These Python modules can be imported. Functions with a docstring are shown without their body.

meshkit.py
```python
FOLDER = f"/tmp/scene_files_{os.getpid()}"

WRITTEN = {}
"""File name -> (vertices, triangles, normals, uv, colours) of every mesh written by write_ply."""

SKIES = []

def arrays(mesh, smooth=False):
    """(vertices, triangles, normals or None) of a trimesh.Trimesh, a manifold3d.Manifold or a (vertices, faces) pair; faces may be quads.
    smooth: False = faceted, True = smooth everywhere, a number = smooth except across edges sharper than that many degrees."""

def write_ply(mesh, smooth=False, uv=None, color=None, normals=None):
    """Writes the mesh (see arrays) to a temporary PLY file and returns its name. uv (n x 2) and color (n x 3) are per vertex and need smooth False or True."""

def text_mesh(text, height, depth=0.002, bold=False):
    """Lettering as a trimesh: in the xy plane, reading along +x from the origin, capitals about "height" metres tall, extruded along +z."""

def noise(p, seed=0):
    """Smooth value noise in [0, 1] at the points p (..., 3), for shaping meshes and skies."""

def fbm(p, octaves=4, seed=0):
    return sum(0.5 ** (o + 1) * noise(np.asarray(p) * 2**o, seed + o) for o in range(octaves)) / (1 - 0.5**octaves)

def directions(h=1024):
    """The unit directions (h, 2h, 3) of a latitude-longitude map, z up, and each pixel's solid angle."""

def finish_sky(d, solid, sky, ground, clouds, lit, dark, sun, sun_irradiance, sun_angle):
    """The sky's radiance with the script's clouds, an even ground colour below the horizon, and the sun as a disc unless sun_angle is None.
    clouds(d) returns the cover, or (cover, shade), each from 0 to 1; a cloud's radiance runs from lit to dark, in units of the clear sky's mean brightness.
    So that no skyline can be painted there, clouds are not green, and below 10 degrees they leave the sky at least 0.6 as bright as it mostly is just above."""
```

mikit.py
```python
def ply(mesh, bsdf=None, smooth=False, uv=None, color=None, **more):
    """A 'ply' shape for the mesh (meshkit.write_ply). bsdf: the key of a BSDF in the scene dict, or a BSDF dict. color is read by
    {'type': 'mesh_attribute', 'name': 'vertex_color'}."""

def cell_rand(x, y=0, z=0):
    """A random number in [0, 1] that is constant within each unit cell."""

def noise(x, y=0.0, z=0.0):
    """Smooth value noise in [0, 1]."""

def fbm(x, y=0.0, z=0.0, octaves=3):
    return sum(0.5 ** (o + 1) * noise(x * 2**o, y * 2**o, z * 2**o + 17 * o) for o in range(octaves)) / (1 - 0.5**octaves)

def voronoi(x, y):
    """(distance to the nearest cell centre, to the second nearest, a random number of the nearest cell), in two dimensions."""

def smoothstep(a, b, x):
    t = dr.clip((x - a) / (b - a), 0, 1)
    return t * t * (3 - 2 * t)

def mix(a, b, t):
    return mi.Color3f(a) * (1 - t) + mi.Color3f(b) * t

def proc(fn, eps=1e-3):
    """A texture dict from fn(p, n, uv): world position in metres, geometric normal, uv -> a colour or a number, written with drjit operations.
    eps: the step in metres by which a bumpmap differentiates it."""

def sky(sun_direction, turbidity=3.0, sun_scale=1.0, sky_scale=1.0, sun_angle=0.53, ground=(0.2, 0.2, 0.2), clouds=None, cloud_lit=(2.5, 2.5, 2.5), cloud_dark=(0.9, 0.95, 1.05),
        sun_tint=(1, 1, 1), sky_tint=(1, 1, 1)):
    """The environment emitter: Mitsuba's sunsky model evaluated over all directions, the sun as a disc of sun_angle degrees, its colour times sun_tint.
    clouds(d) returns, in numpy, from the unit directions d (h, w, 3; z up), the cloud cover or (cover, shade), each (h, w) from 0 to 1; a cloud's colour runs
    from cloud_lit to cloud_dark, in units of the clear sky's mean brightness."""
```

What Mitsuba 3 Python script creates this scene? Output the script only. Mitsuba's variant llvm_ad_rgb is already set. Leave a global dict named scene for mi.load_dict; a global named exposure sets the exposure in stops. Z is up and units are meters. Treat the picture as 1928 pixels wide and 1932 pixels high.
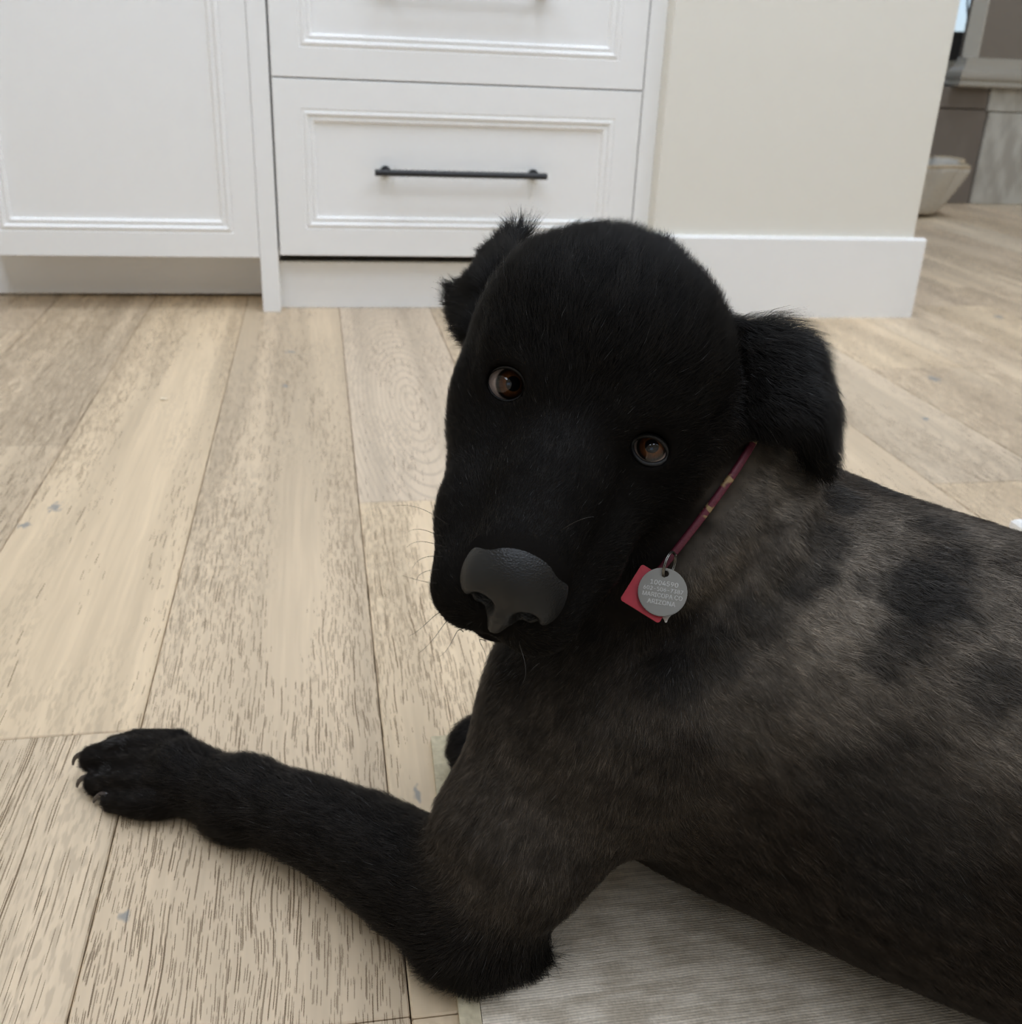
import math, os, random
import numpy as np
import trimesh, drjit as dr, mitsuba as mi
import meshkit, mikit
from meshkit import fbm as nfbm, noise as nnoise
from mikit import noise, fbm, cell_rand, smoothstep, mix
from scipy.spatial import cKDTree

T = mi.ScalarTransform4f
scene, labels = {}, {}
rng = np.random.default_rng(7)
random.seed(7)

# ------------------------------------------------------------------ camera
FPX, EYE_H = 1940.0, 0.57
PITCH, YAW, ROLL = np.radians([24.15, 11.03, 2.565])
_f = np.array([math.sin(YAW) * math.cos(PITCH), math.cos(YAW) * math.cos(PITCH), -math.sin(PITCH)])
_r = np.array([math.cos(YAW), -math.sin(YAW), 0.0])
_u = np.cross(_r, _f)
RGT, UP = math.cos(ROLL) * _r + math.sin(ROLL) * _u, -math.sin(ROLL) * _r + math.cos(ROLL) * _u
CAM = np.array([0, 0, EYE_H])
CM = np.array([RGT, -UP, _f])          # rows: image right, image down, depth


def at(x, y, z):                       # a point z metres deep along the view through a place of the photograph
    return CAM + z * (CM.T @ np.array([(x - 964) / FPX, (y - 966) / FPX, 1.0]))


def pix(p):
    q = (np.asarray(p, float) - CAM) @ CM.T
    return q[..., 0] / q[..., 2] * FPX + 964, q[..., 1] / q[..., 2] * FPX + 966, q[..., 2]


scene["camera"] = {
    "type": "thinlens", "fov": math.degrees(2 * math.atan(964 / FPX)), "fov_axis": "x",
    "to_world": T().look_at(origin=CAM.tolist(), target=(CAM + _f).tolist(), up=UP.tolist()),
    "aperture_radius": 0.0012, "focus_distance": 0.60, "near_clip": 0.02, "far_clip": 60.0,
}
exposure = 0.0
ADDED_LAMP, ADDED_LAMP_RGB = 7.2, (0.885, 1.0, 1.17)

# ------------------------------------------------------------------ light: daylight through the windows, added ceiling panels
scene["sky"] = mikit.sky([-0.35, -0.55, 0.75], turbidity=4.0, sun_scale=0.0, sky_scale=4.2, ground=(0.3, 0.28, 0.25))


def mb(lo, hi, ch=0.0):
    """A box from corner to corner, its edges chamfered by ch."""
    lo, hi = np.array(lo, float), np.array(hi, float)
    if ch <= 0:
        b = trimesh.creation.box(hi - lo)
        b.apply_translation((lo + hi) / 2)
        return b
    pts = []
    for a in range(3):
        for s in np.ndindex(2, 2, 2):
            p = [lo[k] + ch if s[k] == 0 else hi[k] - ch for k in range(3)]
            p[a] = lo[a] if s[a] == 0 else hi[a]
            pts.append(p)
    return trimesh.convex.convex_hull(np.array(pts))


def put(key, mesh, bsdf, smooth=False, **kw):
    base, n = key, 0
    while key in scene:
        n += 1
        key = f"{base}_{n:03d}"
    scene[key] = mikit.ply(mesh, bsdf, smooth, **kw)
    return key


def tag(key, label=None, category=None, group=None, kind=None):
    d = {k: v for k, v in dict(label=label, category=category, group=group, kind=kind).items() if v}
    labels[key] = {**labels.get(key, {}), **d}


def cat(*m):
    return trimesh.util.concatenate(list(m))


def tube(points, radii, sides=10, cap=True):
    p = np.asarray(points, float)
    rad = np.broadcast_to(np.asarray(radii, float), (len(p),))
    t = np.gradient(p, axis=0)
    t /= np.linalg.norm(t, axis=1, keepdims=True) + 1e-12
    a = np.cross(t[0], [0, 0, 1.0] if abs(t[0][2]) < 0.9 else [1.0, 0, 0])
    rows = []
    ang = np.arange(sides) * 2 * np.pi / sides
    for i in range(len(p)):
        a = a - t[i] * (a @ t[i])
        a /= np.linalg.norm(a) + 1e-12
        b = np.cross(t[i], a)
        rows.append(p[i] + rad[i] * (np.cos(ang)[:, None] * a + np.sin(ang)[:, None] * b))
    v = np.vstack(rows + [p[:1], p[-1:]])
    f, n = [], len(p)
    for i in range(n - 1):
        for j in range(sides):
            k = (j + 1) % sides
            q = [i * sides + j, i * sides + k, (i + 1) * sides + k, (i + 1) * sides + j]
            f += [[q[0], q[1], q[2]], [q[0], q[2], q[3]]]
    if cap:
        for j in range(sides):
            k = (j + 1) % sides
            f += [[n * sides, k, j], [n * sides + 1, (n - 1) * sides + j, (n - 1) * sides + k]]
    m = trimesh.Trimesh(v, f, process=False)
    m.fix_normals()
    return m


def extrude_profile(profile, path_lo, path_hi, axis):
    """A closed (u, z) profile swept straight along x or y."""
    from shapely.geometry import Polygon
    m = trimesh.creation.extrude_polygon(Polygon(profile), path_hi - path_lo, engine="earcut")
    v = m.vertices.copy()
    if axis == "x":
        m.vertices = np.c_[path_lo + v[:, 2], v[:, 0], v[:, 1]]
    else:
        m.vertices = np.c_[v[:, 0], path_lo + v[:, 2], v[:, 1]]
    m.fix_normals()
    return m


# ------------------------------------------------------------------ materials
def prin(color, rough=0.5, **kw):
    c = color if isinstance(color, dict) else {"type": "rgb", "value": list(color)}
    return {"type": "twosided", "bsdf": {"type": "principled", "base_color": c, "roughness": rough, **kw}}


def matte(color):
    c = color if isinstance(color, dict) else {"type": "rgb", "value": list(color)}
    return {"type": "twosided", "bsdf": {"type": "diffuse", "reflectance": c}}


scene["white_paint"] = prin((0.80, 0.80, 0.79), 0.38)
scene["white_trim"] = prin((0.80, 0.80, 0.79), 0.42)
scene["wall_paint"] = matte((0.75, 0.725, 0.655))
scene["ceiling_paint"] = matte((0.86, 0.86, 0.85))
scene["kick_paint"] = matte((0.80, 0.795, 0.79))
scene["black_metal"] = prin((0.012, 0.013, 0.015), 0.38)


def oak(seed, tint, dense, cath, long=1.0):
    base = mi.Color3f(*[t * w for t, w in zip(tint, (0.95, 0.88, 0.775))])

    def fn(p, n, uv):
        x, y = p.x, p.y
        wob = 0.012 * (noise(x * 7 + seed, y * 1.6 + seed * 3.1) - 0.5) + 0.0040 * (noise(x * 34, y * 17 + seed) - 0.5)
        u = x + wob
        tone = fbm(u * 26 + seed * 5, y * 1.1 + seed, octaves=2)
        fine = fbm(u * 240, y * 9 + seed, octaves=2)
        c = mix(base * 0.90, base * 1.10, smoothstep(0.25, 0.75, tone))
        c = c * (0.93 + 0.14 * fine)
        # flecked grey-brown wear running with the grain
        fleck = smoothstep(0.40, 0.75, fbm(u * 420 + seed, y * 75, octaves=2)) * smoothstep(0.42, 0.68, fbm(x * 9 + seed * 2, y * 2.6 + 4.0, octaves=2))
        c = mix(c, base * 0.70, 0.50 * fleck)
        # open pores: short dark dashes along the board
        dens = smoothstep(0.26, 0.64, fbm(x * 16 + seed * 1.7, y * 1.8 + seed, octaves=2)) * dense
        pores = mi.Float(0)
        for w, ln, sh in ((0.0022, 0.034 * long, 0.0), (0.0017, 0.021 * long, 9.3), (0.0029, 0.060 * long, 4.7)):
            col = dr.floor(u / w)
            fx = u / w - col
            r0 = cell_rand(col, seed + sh)
            v = y / (ln * (0.7 + 0.6 * r0)) + r0 * 37.0
            row = dr.floor(v)
            fv = v - row
            r1, r2 = cell_rand(col, row, seed + sh), cell_rand(col, row, seed + sh + 5)
            off = 0.30 + 0.40 * cell_rand(col, row, seed + sh + 11)
            half = 0.09 + 0.12 * r2
            body = smoothstep(half + 0.08, half - 0.05, dr.abs(fx - off)) * smoothstep(0.0, 0.10, fv) * smoothstep(0.35 + 0.6 * r2, 0.22 + 0.6 * r2, fv)
            pores = dr.maximum(pores, body * dr.select(r1 < dens, 0.55 + 0.45 * r0, 0))
        if cath is not None:
            xc, yc, a, b = cath
            q = dr.sqrt(dr.square((x - xc) * a) + dr.square((y - yc) * b)) + 0.22 * noise(x * 9, y * 3 + seed)
            ring = dr.abs(2 * (q * 9 - dr.floor(q * 9)) - 1)
            c = mix(c, base * 0.74, 0.55 * smoothstep(0.62, 0.95, ring))
        c = mix(c, base * mi.Color3f(0.24, 0.19, 0.135), 0.92 * pores)
        ragged, blue = 0.9 * (noise(x * 300, y * 170) - 0.5), mi.Float(9)
        for kx, ky, ra, rb in KNOTS:
            blue = dr.minimum(blue, dr.square((x - kx) / ra) + dr.square((y - ky) / rb))
        c = mix(c, mi.Color3f(0.150, 0.170, 0.185), 0.70 * smoothstep(1.15, 0.35, dr.sqrt(blue) + ragged))
        return c

    return fn


def on_floor(x, y):
    d = CM.T @ np.array([(x - 964) / FPX, (y - 966) / FPX, 1.0])
    return CAM - d * EYE_H / d[2]


KNOTS = []                                           # blue-grey filled knots in the boards: place, half width, half length
for x, y, ra, rb in [(547, 664, .011, .011), (537, 728, .009, .012), (103, 957, .010, .018), (45, 991, .009, .009), (235, 1728, .004, .006), (786, 1498, .003, .013), (1763, 715, .013, .020), (1885, 598, .012, .022), (1745, 790, .008, .012)]:
    p_ = on_floor(x, y)
    KNOTS.append((float(p_[0]), float(p_[1]), ra, rb))
OAK = []
for i, (tint, dense, cath, *more) in enumerate([
        ((0.545, 0.462, 0.362), 0.45, None), ((0.60, 0.505, 0.385), 0.60, None), ((0.56, 0.49, 0.40), 0.35, None), ((0.545, 0.462, 0.368), 0.6, None),
        ((0.53, 0.46, 0.385), 0.22, (0.150, 1.72, 14.0, 2.6)), ((0.585, 0.50, 0.395), 1.1, None, 2.3), ((0.55, 0.475, 0.385), 0.5, (1.02, 1.75, 13.0, 1.5))]):
    scene[f"oak_{i}"] = prin(mikit.proc(oak(float(i * 3 + 1), tint, dense, cath, *more)), 0.48)
    OAK.append(f"oak_{i}")

# ------------------------------------------------------------------ room shell
put("floor", mb((-2.6, -3.0, -0.16), (4.6, 7.0, -0.0135)), "oak_0")
tag("floor", "pale wire brushed oak plank floor", kind="structure")
PW, X0 = 0.2145, 0.041
ends = {0: [0.47 - 0.0, 1.297, 2.62], -1: [-1.2, 0.472, 2.9], -2: [0.805, 2.7], -3: [-0.6, 1.55], 4: [1.297, 2.95], 3: [0.35, 2.1], 5: [0.7, 1.9], 6: [1.45, 3.3], 1: [0.9, 2.75], 2: [0.2, 1.7]}
pick = {(0, 1): 1, (0, 2): 4, (0, 0): 1, (-1, 1): 0, (-1, 2): 0, (-2, 0): 5, (-2, 1): 1, (4, 1): 6, (4, 0): 1, (0, 3): 2}
prg = np.random.default_rng(3)
for k in range(-7, 18):
    xs = X0 + k * PW
    cuts = list(ends.get(k, []))
    lo = cuts[0] if cuts else prg.uniform(0.2, 1.6)
    while lo > -0.4:
        lo -= 1.9
        cuts.insert(0, lo)
    if not ends.get(k):
        cuts.append(cuts[0] + 1.9)
    while cuts[-1] < 6.6:
        cuts.append(cuts[-1] + prg.uniform(1.5, 2.2))
    cuts = sorted(set(cuts))
    seg = 0
    for a, b in zip(cuts[:-1], cuts[1:]):
        s = sum(1 for e in ends.get(k, []) if e < (a + b) / 2)
        P = np.array([[xs + PW * i, a + (b - a) * j / 24, 0] for i in (0, 0.5, 1) for j in range(25)])
        x, y, z = pix(P)
        if not ((z > 0.1) & (x > -160) & (x < 2090) & (y > -60) & (y < 2080)).any():
            continue
        mat = OAK[pick.get((k, s), int(prg.integers(0, 4)) if prg.random() < 0.8 else 5)]
        g = 0.0005
        put("floor__plank", mb((xs + g, a + g, -0.014), (xs + PW - g, b - g, 0.0), 0.0011), mat)

CY = 2.395                                           # face plane of the cabinets
WY = 2.353                                           # face plane of the wall
put("wall_back", mb((0.765, WY, 0), (1.430, WY + 0.72, 2.7), 0.003), "wall_paint")
tag("wall_back", "cream wall end beside the white drawers", kind="structure")
put("baseboard_back", extrude_profile([(WY, 0), (2.336, 0), (2.336, 0.188), (2.340, 0.1935), (WY, 0.1935)], 0.752, 1.4545, "x"), "white_trim")
tag("baseboard_back", "tall white baseboard under the cream wall", kind="structure")
put("wall_kitchen", mb((-2.6, 3.02, 0), (0.765, 3.12, 2.7)), "wall_paint")
tag("wall_kitchen", "cream wall behind the cabinets", kind="structure")
put("wall_left", mb((-2.7, -3.0, 0), (-2.6, 3.12, 2.7)), "wall_paint")
tag("wall_left", "cream wall on the left", kind="structure")
put("ceiling", mb((-2.7, -3.0, 2.7), (4.7, 7.0, 2.8)), "ceiling_paint")
tag("ceiling", "white ceiling", kind="structure")
put("wall_right", mb((4.6, -3.0, 0), (4.7, 7.0, 2.7)), "wall_paint")
tag("wall_right", "cream wall on the right", kind="structure")

put("wall_front", cat(mb((-2.6, -3.1, 0), (-1.2, -3.0, 2.7)), mb((0.1, -3.1, 0), (4.6, -3.0, 2.7)), mb((-1.2, -3.1, 2.1), (0.1, -3.0, 2.7)), mb((-1.2, -3.1, 0), (0.1, -3.0, 0.9))), "wall_paint")
tag("wall_front", "cream wall behind the viewer with a window opening", kind="structure")

# ------------------------------------------------------------------ added ceiling panels (unseen soft lamps put in to light the kitchen)
scene["added_lamp_case"] = matte((0.8, 0.8, 0.8))
ADDED_LAMPS = [(-0.9, 1.5), (0.55, 1.5), (2.0, 1.5), (-0.9, 0.2), (0.55, 0.2), (2.0, 0.2), (-0.9, -1.3), (0.55, -1.3), (2.0, -1.3), (2.9, 3.3)]  # unseen panels; rear row and far one added to brighten rug and corner
NEAR = ["cabinets", "camera"]
for i, (x, y) in enumerate(ADDED_LAMPS):
    w, d, pw = 0.6, 1.0, ADDED_LAMP
    k = f"added_ceiling_lamp_{i:03d}" if i else "added_ceiling_lamp"
    put(f"{k}__frame", cat(mb((x - w / 2 - .03, y - d / 2 - .03, 2.66), (x - w / 2, y + d / 2 + .03, 2.7)), mb((x + w / 2, y - d / 2 - .03, 2.66), (x + w / 2 + .03, y + d / 2 + .03, 2.7)),
                           mb((x - w / 2, y - d / 2 - .03, 2.66), (x + w / 2, y - d / 2, 2.7)), mb((x - w / 2, y + d / 2, 2.66), (x + w / 2, y + d / 2 + .03, 2.7))), "added_lamp_case")
    pw *= 1.7 if y > 3 else 0.55 if y < -1 else 1
    panel = trimesh.Trimesh([[x - w / 2, y - d / 2, 2.67], [x + w / 2, y - d / 2, 2.67], [x + w / 2, y + d / 2, 2.67], [x - w / 2, y + d / 2, 2.67]], [[0, 2, 1], [0, 3, 2]], process=False)
    put(f"{k}__diffuser", panel, "added_lamp_case")
    scene[f"{k}__diffuser"]["emitter"] = {"type": "area", "radiance": {"type": "rgb", "value": [float(c * pw) for c in ADDED_LAMP_RGB]}}
    tag(k, "unseen ceiling panel added for soft light, one of ten over the oak floor", "lamp", "added ceiling lamps")


# ------------------------------------------------------------------ cabinets
def panel_front(x0, x1, z0, z1, y, rail, drop=0.011, t=0.02):
    """A frame-and-panel front facing -y: frame, stepped bead moulding and a sunken field, as closed rings in one mesh."""
    prof = [(0.0, 0.0012), (0.0012, 0.0), (rail, 0.0), (rail + 0.0015, 0.0022), (rail + 0.005, 0.0022), (rail + 0.0065, -0.0008), (rail + 0.0105, -0.0014), (rail + 0.014, 0.0016), (rail + 0.0155, 0.005),
            (rail + 0.0185, 0.0052), (rail + 0.0205, 0.0030), (rail + 0.0235, 0.0030), (rail + 0.0265, 0.0065), (rail + 0.0280, drop)]
    V, Fc = [], []

    def ring(o, d):
        b = len(V)
        V.extend([[x0 + o, y + d, z0 + o], [x1 - o, y + d, z0 + o], [x1 - o, y + d, z1 - o], [x0 + o, y + d, z1 - o]])
        return b

    prev = ring(0, t)
    back = prev
    for o, d in prof:
        cur = ring(o, d)
        for j in range(4):
            k = (j + 1) % 4
            Fc.extend([[prev + j, prev + k, cur + k], [prev + j, cur + k, cur + j]])
        prev = cur
    Fc.extend([[prev, prev + 1, prev + 2], [prev, prev + 2, prev + 3], [back, back + 2, back + 1], [back, back + 3, back + 2]])
    return trimesh.Trimesh(V, Fc, process=False)


# left cabinet with one tall door
k = "tall_cabinet"
put(f"{k}__body", mb((-0.724, CY + 0.022, 0.126), (-0.134, 3.0, 0.90)), "white_paint")
put(f"{k}__door", panel_front(-0.722, -0.1324, 0.1235, 0.86, CY, 0.052), "white_paint")
put(f"{k}__toe_kick", mb((-0.90, 2.556, 0.007), (-0.1345, 2.574, 0.1255), 0.001), "kick_paint")
tag(k, "white cabinet with one framed panel door over a recessed grey toe kick", "cabinet")
tag(f"{k}__toe_kick", "recessed grey kick board")
# drawer cabinet
k = "drawer_cabinet"
put(f"{k}__body", mb((-0.090, CY + 0.024, 0.1275), (0.722, 3.0, 0.90)), "white_paint")
put(f"{k}__end_panel", mb((-0.1315, CY, 0.0), (-0.0918, 3.0, 0.90), 0.0015), "white_paint")
put(f"{k}__filler", mb((0.7265, CY, 0.0), (0.7648, 3.0, 0.90), 0.0015), "white_paint")
put(f"{k}__toe_kick", mb((-0.0915, 2.440, 0.0), (0.7262, 2.458, 0.1065), 0.001), "white_paint")
for n, (z0, z1) in enumerate([(0.1295, 0.4975), (0.5005, 0.868)]):
    dk = f"{k}__drawer" + (f"_{n:03d}" if n else "")
    put(dk, panel_front(-0.0868, 0.7235, z0, z1, CY, 0.058), "white_paint")
    zc, xc = (0.3150 if n == 0 else 0.686), 0.3170
    ph, L = CY - 0.030, 0.192
    bar = tube([(xc - L, ph, zc), (xc - L + .0012, ph, zc), (xc + L - .0012, ph, zc), (xc + L, ph, zc)], [0.0060, 0.0071, 0.0071, 0.0060], 20)
    hk = put(f"{dk}__handle", bar, "black_metal", 40)
    for s in (-1, 1):
        xp = xc + s * (L - 0.025)
        put(f"{dk}__handle_post", tube([(xp, ph, zc), (xp, CY - 0.002, zc), (xp, CY - 0.0015, zc), (xp, CY + 0.013, zc)], [0.0062, 0.0062, 0.0112, 0.0112], 20), "black_metal", 40)
    tag(hk, "straight black bar handle")
tag(k, "white cabinet of two framed drawers with black bar handles", "cabinet")
# worktop over the cabinets, above the frame
scene["worktop_stone"] = prin((0.7, 0.69, 0.66), 0.25)
put("worktop", mb((-0.74, CY - 0.03, 0.90), (0.7648, 3.0, 0.94), 0.003), "worktop_stone")
tag("worktop", "pale worktop lying on the white cabinets", "worktop")

# ------------------------------------------------------------------ far right: pillar on a stone plinth, window, basket
def stone(a, b, sc):
    def fn(p, n, uv):
        t = fbm(p.x * sc * 2.4, p.y * sc, p.z * sc * 0.9, octaves=4)
        return mix(a, b, smoothstep(0.3, 0.7, t))
    return fn


scene["pale_stone"] = matte(mikit.proc(stone((0.40, 0.375, 0.33), (0.52, 0.50, 0.45), 9.0)))
scene["darker_taupe"] = matte(mikit.proc(stone((0.185, 0.157, 0.132), (0.215, 0.185, 0.157), 5.0)))  # darker tone for the blocks left of the plinth
scene["taupe_paint"] = matte((0.215, 0.185, 0.155))
scene["edge_light_paint"] = matte((0.50, 0.465, 0.40))  # window light on the bevel, put into the colour
PX, PY = 3.012, 4.545
k = "stone_pillar"
put(f"{k}__plinth_stone", mb((PX, PY, 0.0), (PX + 0.9, PY + 0.5, 0.404), 0.004), "pale_stone")
put(f"{k}__plinth_stone", mb((PX - 0.014, PY - 0.004, 0.407), (PX + 0.9, PY + 0.5, 0.502), 0.004), "pale_stone")
put(f"{k}__side_block", mb((2.55, PY + 0.012, 0.0), (PX - 0.002, PY + 0.5, 0.412), 0.003), "darker_taupe")
put(f"{k}__side_block", mb((2.55, PY + 0.006, 0.415), (PX - 0.016, PY + 0.5, 0.502), 0.003), "darker_taupe")
prof = [(0.045, 0.503), (-0.040, 0.503), (-0.050, 0.511), (-0.050, 0.521), (-0.040, 0.528), (-0.048, 0.540), (-0.048, 0.560), (-0.038, 0.575), (-0.022, 0.583), (-0.012, 0.600), (-0.006, 0.622), (0.0, 0.626), (0.045, 0.626)]
V, Fq = [], []
for o, z in prof:                                  # the moulding runs round the pillar, mitred at its corners
    V += [[2.853 + o, PY + 0.075, z], [2.853 + o, PY + o, z], [PX + 0.9, PY + o, z]]
for i in range(len(prof)):
    j = (i + 1) % len(prof)
    for c in (0, 1):
        Fq.append([3 * i + c, 3 * i + c + 1, 3 * j + c + 1, 3 * j + c])
scene["taupe_gloss"] = prin((0.33, 0.30, 0.25), 0.3)
put(f"{k}__moulding", (V, Fq), "taupe_gloss", 35)
m = trimesh.creation.extrude_polygon(__import__("shapely").geometry.Polygon([(2.853, PY + 0.046), (2.899, PY), (PX + 0.9, PY), (PX + 0.9, PY + 0.075), (2.853, PY + 0.075)]), 2.0735, engine="earcut")
m.apply_translation([0, 0, 0.6262])
scene[f"{k}__shaft"] = mikit.ply(m, "taupe_paint")
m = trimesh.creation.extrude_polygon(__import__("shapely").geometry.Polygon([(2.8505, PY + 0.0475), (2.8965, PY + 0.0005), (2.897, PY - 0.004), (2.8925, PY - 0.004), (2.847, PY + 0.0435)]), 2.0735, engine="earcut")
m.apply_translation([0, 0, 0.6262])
scene[f"{k}__edge_light_strip"] = mikit.ply(m, "edge_light_paint")  # thin strip added to carry the painted edge light
tag(f"{k}__edge_light_strip", "added pale strip with window light painted on the bevelled edge")
tag(k, "taupe pillar with a rounded moulding on a pale stone plinth in the far right corner", "pillar")
tag(f"{k}__side_block", "darker taupe block beside the pale plinth")
tag(f"{k}__side_block_001", "darker taupe block beside the pale plinth")

# glass door behind the pillar: black frame, pane, daylight outside
scene["window_glass"] = {"type": "thindielectric"}
WYF = 6.0
put("window_1__frame", cat(mb((2.9, WYF, 0.62), (4.6, WYF + 0.06, 0.775)), mb((2.9, WYF, 2.2), (4.6, WYF + 0.06, 2.3)), mb((2.9, WYF, 0.775), (2.98, WYF + 0.06, 2.2)), mb((4.5, WYF, 0.775), (4.6, WYF + 0.06, 2.2))), "black_metal")
put("window_1__pane", trimesh.Trimesh([[2.98, WYF + .03, .775], [4.5, WYF + .03, .775], [4.5, WYF + .03, 2.2], [2.98, WYF + .03, 2.2]], [[0, 1, 2], [0, 2, 3]], process=False), "window_glass")
tag("window_1", "bright window in a black frame behind the pillar", kind="structure")
put("wall_far", cat(mb((1.43, WYF, 0), (2.9, WYF + 0.1, 2.7)), mb((2.9, WYF, 0), (4.6, WYF + 0.1, 0.62)), mb((2.9, WYF, 2.3), (4.6, WYF + 0.1, 2.7))), "wall_paint")
tag("wall_far", "pale wall far behind the pillar", kind="structure")
scene["cord_grey"] = matte((0.10, 0.10, 0.11))
cp = np.array([at(1829, -90, 6.25), at(1826, -20, 6.25), at(1825, 20, 6.25), at(1828, 42, 6.25), at(1835, 52, 6.25), at(1845, 55, 6.25), at(1860, 50, 6.25)])
from scipy.interpolate import CubicSpline


def curve(p, n):
    p = np.asarray(p, float)
    return CubicSpline(np.arange(len(p)), p)(np.linspace(0, len(p) - 1, n))


put("window_cord", tube(curve(cp, 40), 0.006, 8), "cord_grey", True)
tag("window_cord", "thin dark cord hanging in a loop in front of the bright window", "cord")

# cream cloth basket on the floor past the wall end
def basket():
    V, Fc, n, m = [], [], 64, 26
    ax = np.linspace(0, 2 * np.pi, n, endpoint=False)
    for i in range(m):                              # outer wall up, over the rolled rim, inner wall down
        s = i / (m - 1)
        if s < 0.6:
            q = s / 0.6
            rr, z = 0.150 + 0.095 * q ** 0.8, 0.012 + 0.165 * q
        elif s < 0.75:
            q = (s - 0.6) / 0.15 * np.pi
            rr, z = 0.232 + 0.013 * np.cos(q), 0.177 + 0.016 * np.sin(q)
        else:
            q = (s - 0.75) / 0.25
            rr, z = 0.219 - 0.09 * q, 0.177 - 0.15 * q
        fold = 0.016 * np.sin(9 * ax + 0.6) + 0.009 * np.sin(17 * ax + 1.3)
        lift = (0.030 * np.cos(ax + 0.25) + 0.012 * np.sin(3 * ax)) * min(1, z / 0.17)
        r = rr + fold * min(1, s * 2.2)
        V += np.c_[r * np.cos(ax) * 1.0, r * np.sin(ax) * 0.85, z + lift].tolist()
    for i in range(m - 1):
        for j in range(n):
            k = (j + 1) % n
            Fc.append([i * n + j, i * n + k, (i + 1) * n + k, (i + 1) * n + j])
    b = len(V)
    V += [[0, 0, 0.004], [0, 0, 0.03]]
    tri = []
    for q in Fc:
        tri += [[q[0], q[1], q[2]], [q[0], q[2], q[3]]]
    for j in range(n):
        k = (j + 1) % n
        tri += [[b, k, j], [b + 1, (m - 1) * n + j, (m - 1) * n + k]]
    return trimesh.Trimesh(V, tri, process=False)


def cloth(a, b):
    def fn(p, n, uv):
        w = fbm(p.x * 120, p.y * 120, p.z * 160, octaves=2)
        return mix(a, b, w)
    return fn


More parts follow.
